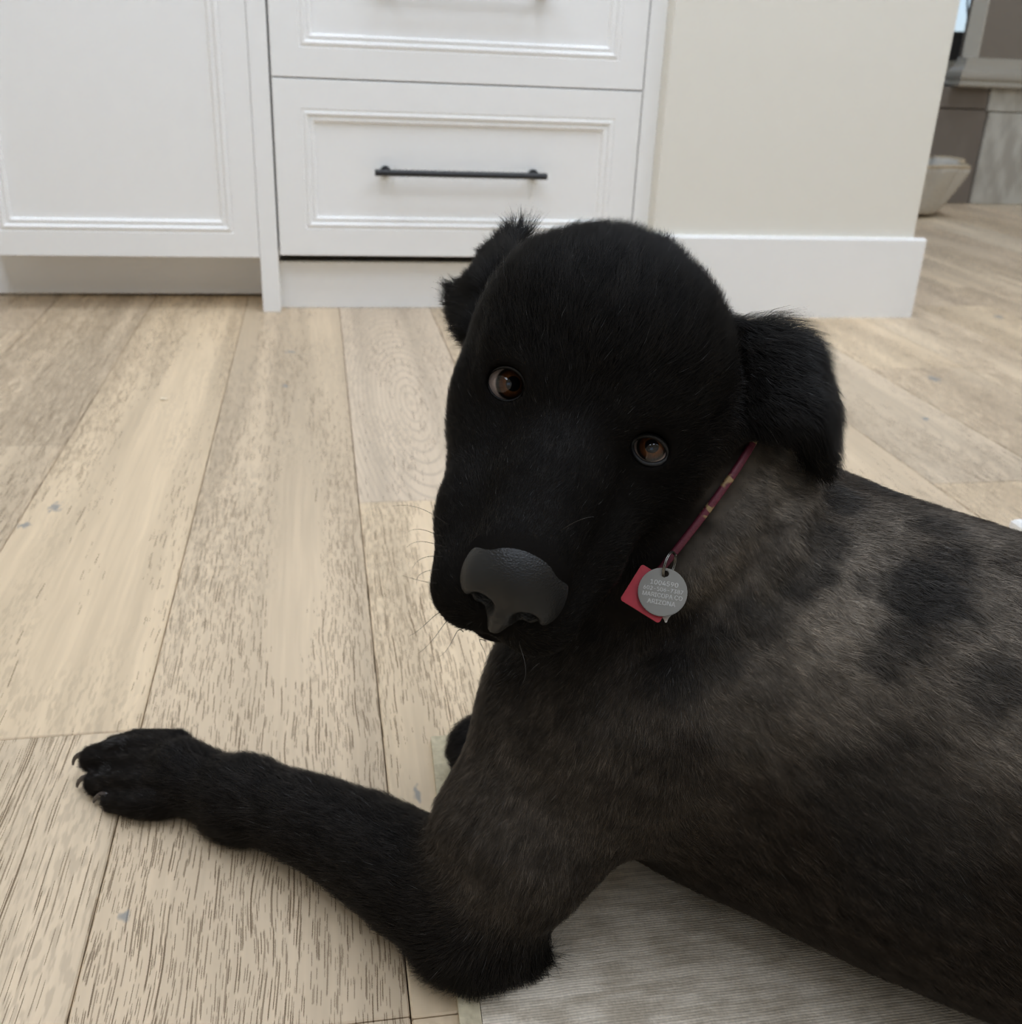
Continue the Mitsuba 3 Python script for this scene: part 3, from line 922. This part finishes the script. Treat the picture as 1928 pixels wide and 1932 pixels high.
ER = 0.0128
for i, (c0, view, sgn) in enumerate(EYES):
    g = nrm(IRIS[i] - c0)
    m = trimesh.creation.icosphere(5, 1.0)
    lens = m.vertices @ g
    bulge = np.clip((lens - 0.80) / 0.20, 0, 1)
    m.vertices = c0 + m.vertices * (ER + 0.0007 * bulge * bulge)[:, None]
    key = "dog__eye" + (f"_{i:03d}" if i else "")
    scene[f"eye_{i}"] = {"type": "principled", "base_color": mikit.proc(eye_fn(c0, g, 0.0079 if i == 0 else 0.0072)), "roughness": 0.04, "specular": 0.5}
    scene[key] = mikit.ply(m, f"eye_{i}", True)
    tag(key, "brown eye with a dark pupil")
    a0 = nrm(HR - view * (HR @ view))
    a1 = np.cross(view, a0)
    if a1 @ HU < 0:
        a1 = -a1
    th = np.linspace(0, 2 * np.pi, 73)
    wd, up_, lo_ = (0.0104, 0.0092, 0.0098) if i == 0 else (0.0098, 0.0072, 0.0080)
    pts = []
    for t in th:
        x, y = wd * np.cos(t) * (1 + 0.05 * np.cos(2 * t)), (up_ if np.sin(t) > 0 else lo_) * np.sin(t)
        q = a0 * x + a1 * y
        pts.append(c0 + nrm(q + view * math.sqrt(max(ER ** 2 - x * x - y * y, 1e-7))) * (ER + 0.0004))
    scene[key + "__eyelid"] = mikit.ply(tube(pts, 0.0017, 10, False), "lid_skin", True)
    tag(key + "__eyelid", "black rim of the eyelids")

# ------------------------------------------------------------------ claws and whiskers
scene["claw_horn"] = prin((0.040, 0.030, 0.025), 0.4)
for (q0, q1, r) in [((262, 1404, .860), (216, 1412, .868), .0098), ((232, 1422, .846), (178, 1432, .853), .0112), ((232, 1466, .833), (186, 1476, .840), .0112), ((262, 1506, .818), (216, 1508, .824), .0102)]:
    tip = at(*q1)
    dd = tip - at(*q0)
    dd[2] = 0
    dd = nrm(dd)
    pts = [tip + dd * r * 0.4 + UPW * 0.003, tip + dd * (r + 0.002) + UPW * 0.002, tip + dd * (r + 0.007), tip + dd * (r + 0.0090)]
    pts[2][2], pts[3][2] = max(pts[2][2] - 0.003, 0.006), max(pts[3][2] - 0.009, 0.003)
    put("dog__claw", tube(curve(pts, 12), np.linspace(0.0031, 0.0009, 12), 10), "claw_horn", True)
scene["whisker_hair"] = prin((0.03, 0.026, 0.022), 0.35)
WH = [((838, 985), (800, 962), (740, 955)), ((832, 1030), (800, 1022), (768, 1032)), ((824, 1050), (800, 1052), (778, 1072)), ((818, 1075), (795, 1082), (786, 1102)), ((815, 1100), (795, 1096), (758, 1086)),
      ((822, 1160), (800, 1180), (772, 1200)), ((840, 1175), (822, 1200), (790, 1232)), ((862, 1192), (850, 1215), (828, 1240)), ((905, 1210), (915, 1232), (912, 1258)), ((826, 1010), (800, 1000), (770, 1003)),
      ((1060, 1000), (1085, 985), (1120, 975)), ((980, 1215), (990, 1250), (985, 1290))]
for a, b, c in WH:
    z = 0.54
    zz = march(a[0] + (12 if a[0] < 1000 else 0), a[1]) or 0.53
    pts = curve([at(a[0] + (12 if a[0] < 1000 else 0), a[1], zz + .003), at(a[0], a[1], zz - .004), at(b[0], b[1], zz - .010), at(c[0], c[1], zz - .012)], 14)
    put("dog__whisker", tube(pts, np.linspace(0.00022, 0.00007, 14), 5), "whisker_hair", True)

# ------------------------------------------------------------------ collar
ca, cb_ = at(1420, 838, 0.617), at(1268, 1045, 0.617)
cdir = nrm(cb_ - ca)
cn = nrm(NFL - cdir * (NFL @ cdir))
cn = nrm(cn - nrm(CAM - ca) * (cn @ nrm(CAM - ca)) * 0.6)
cn = nrm(cn - cdir * (cn @ cdir))
ce = nrm(np.cross(cn, cdir))
if ce @ nrm(CAM - ca) < 0:
    ce = -ce
cc = (ca + cb_) / 2 - ce * 0.066
loop = []
rs = np.linspace(0.02, 0.125, 85)
for t in np.linspace(0, 2 * np.pi, 145)[:-1]:
    dd = ce * math.cos(t) + cdir * math.sin(t)
    s = sdf(cc + rs[:, None] * dd)
    hit = np.nonzero(s > 0)[0]
    loop.append(rs[hit[0]] if len(hit) else 0.105)
loop = np.minimum(np.array(loop), 0.105)
loop = np.convolve(np.r_[loop[-6:], loop, loop[:6]], np.ones(9) / 9, "same")[6:-6]
N = len(loop)
tb = math.atan2((cb_ - cc) @ cdir, (cb_ - cc) @ ce) + 0.12        # past the ring the band lies sunk in the coat of the throat
sunk = np.array([0.006 * np.clip((t - tb) / 0.25, 0, 1) * (t < 3.4) for t in np.linspace(0, 2 * np.pi, N + 1)])
V, UV, Fq = [], [], []
prof = [(-0.0022, 0.0008), (-0.0022, 0.0034), (-0.0014, 0.0046), (0.0014, 0.0046), (0.0022, 0.0034), (0.0022, 0.0008)]
for j in range(N + 1):
    t = 2 * np.pi * j / N
    dd = ce * math.cos(t) + cdir * math.sin(t)
    for q, (w, h_) in enumerate(prof):
        V.append(cc + dd * (loop[j % N] + h_ - sunk[j]) + cn * w)
        UV.append([j / N * 0.44, q / 5])
for j in range(N):
    for q in range(6):
        r = (q + 1) % 6
        Fq.append([6 * j + q, 6 * j + r, 6 * j + 6 + r, 6 * j + 6 + q])


def collar_fn(p, n, uv):
    w = noise(p.x * 2200, p.y * 2200, p.z * 2200)
    seg = uv.x / 0.030
    f = seg - dr.floor(seg)
    st = smoothstep(0.10, 0.16, f) * smoothstep(0.42, 0.36, f)
    st = st * smoothstep(0.35, 0.6, noise(uv.x * 700, uv.y * 3)) * dr.select((uv.x > 0.31) | (uv.x < 0.03), 1.0, 0.0)
    return mix(mi.Color3f(0.085, 0.009, 0.021) * (0.7 + 0.6 * w), mi.Color3f(0.23, 0.155, 0.07), st)


scene["collar_web"] = prin(mikit.proc(collar_fn), 0.6, sheen=0.3)
V_BAND = list(V)
scene["dog_collar__band"] = mikit.ply((V, Fq), "collar_web", True, uv=np.array(UV))
tag("dog_collar", "narrow dark red collar with tan stitching around the neck of the black dog", "collar")

# ------------------------------------------------------------------ ring and tags
def solid_plate(poly, thick, bevel, center, ax, ay):
    az = nrm(np.cross(ax, ay))
    ms = [trimesh.creation.extrude_polygon(poly, thick - bevel, engine="earcut")]
    top = trimesh.creation.extrude_polygon(poly.buffer(-bevel * 0.8), bevel, engine="earcut")
    top.apply_translation([0, 0, thick - bevel])
    ms.append(top)
    m = cat(*ms)
    v = m.vertices
    m.vertices = np.asarray(center) + v[:, :1] * ax + v[:, 1:2] * ay + (v[:, 2:] - thick / 2) * az
    return m


from shapely.geometry import Point, Polygon as SPoly
TC = at(1250, 1117, 0.597)
tz = nrm(CAM - TC + np.array([0.0, 0.0, 0.10]) + RGT * 0.03)
tl = math.radians(10)
tx = nrm(RGT * math.cos(tl) - UP * math.sin(tl))
tx = nrm(tx - tz * (tx @ tz))
ty = np.cross(tz, tx)
R_T = 0.01425
steel = {"type": "roughconductor", "distribution": "ggx", "alpha": 0.28, "eta": {"type": "rgb", "value": [2.3, 2.3, 2.25]}, "k": {"type": "rgb", "value": [3.1, 3.0, 2.85]}, "specular_reflectance": {"type": "rgb", "value": [0.36, 0.355, 0.335]}}
scene["tag_steel"] = {"type": "twosided", "bsdf": steel}
scene["ring_steel"] = {"type": "twosided", "bsdf": {**steel, "alpha": 0.12}}
scene["tag_letters"] = {"type": "twosided", "bsdf": {**steel, "alpha": 0.2, "specular_reflectance": {"type": "rgb", "value": [0.66, 0.65, 0.62]}}}
disc = Point(0, 0).buffer(R_T, 48).difference(Point(0.0003, R_T * 0.76).buffer(0.0018, 16))
scene["round_tag__disc"] = mikit.ply(solid_plate(disc, 0.0016, 0.0004, TC, tx, ty), "tag_steel", 30)
tag("round_tag", "round steel tag stamped with numbers and ARIZONA in front of the red tag", "tag")
tag("round_tag__disc", "round steel disc with a hole")
for i, (txt, y, h) in enumerate([("1004590", 0.0036, 0.0027), ("602-506-7387", 0.0001, 0.0023), ("MARICOPA CO", -0.0036, 0.0025), ("ARIZONA", -0.0076, 0.0026)]):
    tm = meshkit.text_mesh(txt, h, 0.0006, True)
    w = tm.vertices[:, 0].max()
    v = tm.vertices
    sx = min(1.0, 0.0235 / w) if i in (1, 2) else min(1.0, 0.0175 / w)
    tm.vertices = TC + (v[:, :1] - w / 2) * sx * tx + (v[:, 1:2] + y) * ty + (v[:, 2:] + 0.0006) * tz
    put("round_tag__lettering", tm, "tag_letters")
scene["red_plastic"] = prin((0.36, 0.030, 0.045), 0.5, specular=0.3)
a = math.radians(33)
rx = nrm(RGT * math.cos(a) - UP * math.sin(a))
rx = nrm(rx - tz * (rx @ tz))
ry = np.cross(tz, rx)
RC = at(1222, 1117, 0.6005)
sq = SPoly([(-0.0098, -0.0107), (0.0132, -0.0107), (0.0132, 0.0107), (-0.0098, 0.0107)]).buffer(0.0017, 12)
scene["red_tag"] = mikit.ply(solid_plate(sq, 0.0012, 0.0003, RC, rx, ry), "red_plastic", 30)
tag("red_tag", "flat red tag with rounded corners hanging behind the round steel tag", "tag")
hx = nrm(RGT - tz * (RGT @ tz))
hy = np.cross(tz, hx)
th = np.linspace(0, 2 * np.pi, 120, endpoint=False)
heart = SPoly(np.c_[0.0118 * np.sin(th) ** 3, 0.0118 * (0.8125 * np.cos(th) - 0.3125 * np.cos(2 * th) - 0.125 * np.cos(3 * th) - 0.0625 * np.cos(4 * th))]).buffer(0.0008)
scene["pale_metal"] = {"type": "twosided", "bsdf": {**steel, "alpha": 0.3, "specular_reflectance": {"type": "rgb", "value": [0.95, 0.92, 0.88]}}}
scene["heart_tag"] = mikit.ply(solid_plate(heart, 0.0012, 0.0003, at(1255, 1132, 0.6035), hx, hy), "pale_metal", 30)
tag("heart_tag", "pale metal tag with a pointed lower end, mostly hidden behind the round steel tag", "tag")
# split ring from the collar through the tags
r_top, r_bot = at(1273, 1046, 0.6055), at(1252, 1088, 0.5985)
rc, ra = (r_top + r_bot) / 2, (r_top - r_bot) / 2
rr = np.linalg.norm(ra)
ra = ra / rr
rb = nrm(np.cross(ra, nrm(tx * 0.97 + tz * 0.25)))
th = np.linspace(0, 4 * np.pi, 120)
off = nrm(np.cross(ra, rb))
pts = rc + rr * (np.cos(th)[:, None] * ra + np.sin(th)[:, None] * rb) + off * ((th / (4 * np.pi) - 0.5) * 0.0016)[:, None]
scene["split_ring"] = mikit.ply(tube(pts, 0.00055, 10), "ring_steel", True)
tag("split_ring", "steel split ring joining the collar and the hanging tags", "ring")


# ------------------------------------------------------------------ coat
HAIR = {  # length, lift, width, hairs per square millimetre
    "body": (0.0085, 0.26, 0.00030, 1.25), "neck": (0.0075, 0.30, 0.00027, 1.5), "chest": (0.0090, 0.28, 0.00030, 1.2), "leg": (0.0130, 0.32, 0.00034, 1.3), "feather": (0.0200, 0.50, 0.00036, 1.2),
    "paw": (0.0070, 0.25, 0.00028, 1.6), "head": (0.0160, 0.46, 0.00032, 1.7), "cheek": (0.0090, 0.28, 0.00028, 1.6), "face": (0.0050, 0.25, 0.00023, 2.0), "lid": (0.0022, 0.22, 0.00018, 1.6), "ear": (0.0150, 0.45, 0.00034, 2.0)}
KINDS = list(HAIR)
COATS = dict(black=(0.0085, 0.0075, 0.0068), taupe=(0.205, 0.174, 0.142), brown=(0.0275, 0.0213, 0.0165), char=(0.028, 0.026, 0.0245), leg=(0.0135, 0.0115, 0.0102))


def coat_weights(p):
    """Flow of the coat and the share of each kind of hair at points on the skin."""
    flow, kind, tot = np.zeros((len(p), 3)), np.zeros((len(p), len(KINDS))), np.full(len(p), 1e-9)
    for fn, c, br, k, sign, fl, hr in PRIMS:
        near = np.nonzero(np.linalg.norm(p - c, axis=1) < br + 0.05)[0]
        if not len(near) or (sign < 0 and hr != "lid"):
            continue
        w = np.exp(-np.clip(fn(p[near]), 0, 1) / 0.0075)
        flow[near] += w[:, None] * fl
        kind[near, KINDS.index(hr)] += w
        tot[near] += w
    return flow, kind / tot[:, None]


HEAD_C = hd(0, -0.01, -0.03)
PATCH = [  # places on the clipped coat: centre, radius, lightness
    (1560, 1130, 0.055, 1.0), (1480, 1200, 0.050, 0.75), (1640, 1010, 0.040, 0.45), (1490, 875, 0.024, 0.9), (1455, 935, 0.026, 0.95), (1405, 990, 0.026, 0.9), (1355, 1045, 0.024, 0.8), (1310, 1100, 0.022, 0.65), (1535, 930, 0.014, 0.5), (1510, 1000, 0.014, 0.5), (1455, 1065, 0.014, 0.45), (1395, 1130, 0.014, 0.4), (1880, 1150, 0.050, 0.55), (1820, 1010, 0.04, 0.35),
    (1560, 1290, 0.050, 0.55), (1420, 1330, 0.045, 0.30), (1010, 1550, 0.090, 0.14), (1080, 1430, 0.07, 0.14), (1250, 1500, 0.06, 0.08), (1900, 1330, 0.05, 0.45), (1750, 1270, 0.04, 0.40), (1780, 1440, 0.06, 0.18)]
DARK_FUR_SHADE = [(1740, 1120, 0.034, 1.0), (1790, 1060, 0.024, 0.8), (1700, 1190, 0.022, 0.8), (1650, 1240, 0.016, 0.7), (1550, 1085, 0.012, 0.9), (1630, 1100, 0.012, 0.6), (1585, 940, 0.018, 0.8), (1550, 1020, 0.020, 0.85), (1500, 1095, 0.022, 0.85), (1435, 1165, 0.024, 0.8), (1360, 1225, 0.024, 0.8), (1280, 1270, 0.024, 0.7), (1880, 1290, 0.022, 0.7), 
        (1450, 1290, 0.022, 0.5), (1640, 1480, 0.05, 0.5), (1700, 1600, 0.06, 0.6), (1660, 920, 0.02, 0.5), (1760, 990, 0.02, 0.6)]  # dark fur spots, with the neck fold shadow painted in


def on_dog(x, y):
    z = march(x, y)
    return at(x, y, z if z else 0.62)


PATCH = [(on_dog(x, y), r, v) for x, y, r, v in PATCH]
DARK_FUR_SHADE = [(on_dog(x, y), r, v) for x, y, r, v in DARK_FUR_SHADE]


def coat_colour(p, kind):
    """The coat's markings, with fold shade painted in along the neck: black head, ears and lower legs; clipped trunk in brown, charcoal and taupe."""
    g = lambda n: np.array(COATS[n])
    n1, n2 = nfbm(p * 38, 3, 5), nfbm(p * 140, 3, 9)
    warp = 0.80 + 0.65 * (n1 - 0.5) + 0.25 * (n2 - 0.5)
    light, dark = np.zeros(len(p)), np.zeros(len(p))
    for c, r, v in PATCH:
        light = np.maximum(light, v * np.clip(1.6 - np.linalg.norm(p - c, axis=1) / (r * warp), 0, 1))
    for c, r, v in DARK_FUR_SHADE:
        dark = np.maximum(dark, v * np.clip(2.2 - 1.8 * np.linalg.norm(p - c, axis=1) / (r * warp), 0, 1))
    mott = np.clip((nfbm(p * 75, 3, 21) - 0.40) / 0.25, 0, 1)
    col = g("brown") * (0.78 + 0.35 * mott)[:, None]
    L = np.clip(light * (0.86 + 0.17 * mott), 0, 1)[:, None]
    col = col * (1 - L) + g("taupe") * L
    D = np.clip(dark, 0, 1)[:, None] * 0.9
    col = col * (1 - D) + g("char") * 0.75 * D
    clipped = sum(kind[:, KINDS.index(k)] for k in ("body", "neck", "chest"))
    # under the throat and down the forelegs the coat stays black
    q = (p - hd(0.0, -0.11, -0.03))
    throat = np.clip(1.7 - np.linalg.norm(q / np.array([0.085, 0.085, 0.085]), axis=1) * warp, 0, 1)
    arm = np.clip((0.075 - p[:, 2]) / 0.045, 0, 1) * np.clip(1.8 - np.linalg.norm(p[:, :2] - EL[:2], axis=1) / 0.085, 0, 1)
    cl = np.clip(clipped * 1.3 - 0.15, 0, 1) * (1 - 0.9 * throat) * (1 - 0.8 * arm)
    leg = np.clip(kind[:, KINDS.index("leg")] + kind[:, KINDS.index("paw")], 0, 1)[:, None]
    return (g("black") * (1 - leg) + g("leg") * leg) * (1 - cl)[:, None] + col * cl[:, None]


skin_flow, skin_kind = coat_weights(BV)
scene["dog_skin"] = {"type": "twosided", "bsdf": {"type": "diffuse", "reflectance": {"type": "mesh_attribute", "name": "vertex_color"}}}
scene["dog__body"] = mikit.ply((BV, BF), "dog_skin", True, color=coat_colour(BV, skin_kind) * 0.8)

FA, FB, FC = (BV[BF[:, i]] for i in range(3))
FN = np.cross(FB - FA, FC - FA)
area = np.linalg.norm(FN, axis=1) / 2
FN = FN / (2 * area[:, None] + 1e-15)
mid = (FA + FB + FC) / 3
fx, fy, _ = pix(mid)
seen = ((FN * nrm(CAM - mid)).sum(1) > -0.5) & (fx > -100) & (fx < 2250) & (fy > 300) & (fy < 2150)
fk = skin_kind[BF].mean(1)
dens = fk @ np.array([HAIR[k][3] for k in KINDS]) * 1e6 * seen
want = area * dens
F_HAIR = rng.choice(len(BF), int(want.sum()), p=want / want.sum())
b = rng.random((len(F_HAIR), 2))
b = np.where(b.sum(1, keepdims=True) > 1, 1 - b, b)
tri = BF[F_HAIR]
bw = np.c_[1 - b.sum(1), b]
root = (BV[tri] * bw[..., None]).sum(1)
nor = nrm((BN[tri] * bw[..., None]).sum(1))
flow = (skin_flow[tri] * bw[..., None]).sum(1)
kind = (skin_kind[tri] * bw[..., None]).sum(1)
keep = np.ones(len(root), bool)
for c0, view, sgn in EYES:                           # no hair grows on the eye or before it
    q = root - c0
    side = np.linalg.norm(q - (q @ view)[:, None] * view, axis=1)
    keep &= ~((side < 0.0128) & (q @ view > -0.004))
keep &= nose_sdf(root) > 0.0012
root, nor, flow, kind = root[keep], nor[keep], flow[keep], kind[keep]
NH = len(root)
cl1, cl2, cl3 = (nnoise(root * f, s) - 0.5 for f, s in ((160, 1), (160, 2), (60, 3)))
ln = kind @ np.array([HAIR[k][0] for k in KINDS]) * rng.uniform(0.55, 1.15, NH) * (1 + 0.5 * cl3)
lift = kind @ np.array([HAIR[k][1] for k in KINDS]) * rng.uniform(0.6, 1.4, NH)
wid = kind @ np.array([HAIR[k][2] for k in KINDS]) * rng.uniform(0.7, 1.2, NH)
# whirl of fuzz on the crown, tufts at the elbow and wrist, thin hair where the ear tips end
crown = np.clip(1.5 - np.linalg.norm(root - hd(0.0, 0.06, -0.07), axis=1) / 0.055, 0, 1)
lift += 0.25 * crown
ln *= 1 + 0.15 * crown
for (x, y, z), r, gain in (((988, 1782, 0.70), 0.018, 1.3), ((436, 1588, 0.80), 0.012, 1.4), ((870, 1850, 0.68), 0.022, 0.9), ((978, 448, 0.71), 0.007, 1.3), ((862, 560, 0.69), 0.007, 1.3), ((896, 526, 0.69), 0.010, -0.6), ((1470, 632, 0.645), 0.018, 0.9)):
    ln *= 1 + gain * np.exp(-np.linalg.norm(root - at(x, y, z), axis=1) ** 2 / (2 * r * r))
dcol, _ = cKDTree(np.array(V_BAND)).query(root, workers=4)
ln = np.minimum(ln, np.maximum((dcol - 0.0032) * 0.9, 0.0004))
fl_ = nrm(flow)
streak = nnoise((root - fl_ * (root * fl_).sum(1, keepdims=True) * 0.8) * 420, 8) - 0.5
tang = flow - nor * (flow * nor).sum(1, keepdims=True)
tang = nrm(tang + 1e-6)
bit = np.cross(nor, tang)
tang = nrm(tang + bit * (0.9 * cl1 + rng.normal(0, 0.16, NH))[:, None])
d0 = nrm(tang * (1 - 0.45 * lift)[:, None] + nor * (lift * 1.25 + 0.5 * cl2 * lift)[:, None])
d1 = nrm(tang + nor * (lift * 0.35)[:, None] + np.array([0, 0, -0.10]))
p0 = root - nor * 0.0006
p1 = p0 + d0 * (ln * 0.5)[:, None]
p2 = p1 + nrm(d0 * 0.35 + d1) * (ln * 0.5)[:, None]
p0[:, 2], p1[:, 2], p2[:, 2] = np.maximum(p0[:, 2], rug_top(p0, 0.0002, 0.016)), np.maximum(p1[:, 2], rug_top(p1, 0.0004, 0.016)), np.maximum(p2[:, 2], rug_top(p2, 0.0005, 0.016))
view = nrm(CAM - root)
wax = nrm(np.cross(d0, nor))
ang = rng.uniform(-0.9, 0.9, NH)
nn = nrm(np.cross(wax, d0))
wax = wax * np.cos(ang)[:, None] + nn * np.sin(ang)[:, None]
w0, w1 = wax * (wid * 0.5)[:, None], wax * (wid * 0.40)[:, None]
HV = np.stack([p0 - w0, p0 + w0, p1 - w1, p1 + w1, p2], 1)
hn = np.stack([nrm(nor - d * (nor * d).sum(1, keepdims=True) * 0.85) for d in (d0, d0, nrm(p2 - p1), nrm(p2 - p1), nrm(p2 - p1))], 1)
hn = nrm(hn + 0.25 * wax[:, None] * np.array([-1, 1, -1, 1, 0])[None, :, None])
base = 5 * np.arange(NH)[:, None]
HF_ = np.concatenate([base + np.array([[0, 1, 3]]), base + np.array([[0, 3, 2]]), base + np.array([[2, 3, 4]])], 0)
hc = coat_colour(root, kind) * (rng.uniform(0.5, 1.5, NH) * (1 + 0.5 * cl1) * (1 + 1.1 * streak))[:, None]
grey = rng.random(NH) < 0.006
for q, r in ((on_dog(212, 1398), 0.0075), (on_dog(200, 1456), 0.0075), (on_dog(236, 1402), 0.005)):   # grey hairs between the toes
    grey |= (np.linalg.norm(root - q, axis=1) < r) & (rng.random(NH) < 0.45)
hc[grey] = hc[grey] * 0.5 + 0.05
path = meshkit.write_ply((HV.reshape(-1, 3), HF_), False, None, np.repeat(hc, 5, 0), normals=hn.reshape(-1, 3))
scene["fur_hair"] = prin({"type": "mesh_attribute", "name": "vertex_color"}, 0.5, specular=0.045)
scene["dog__fur"] = {"type": "ply", "filename": path, "face_normals": False, "bsdf": {"type": "ref", "id": "fur_hair"}}
tag("dog__fur", "black and clipped grey-brown coat of short hair", kind="stuff")
print("hairs", NH)
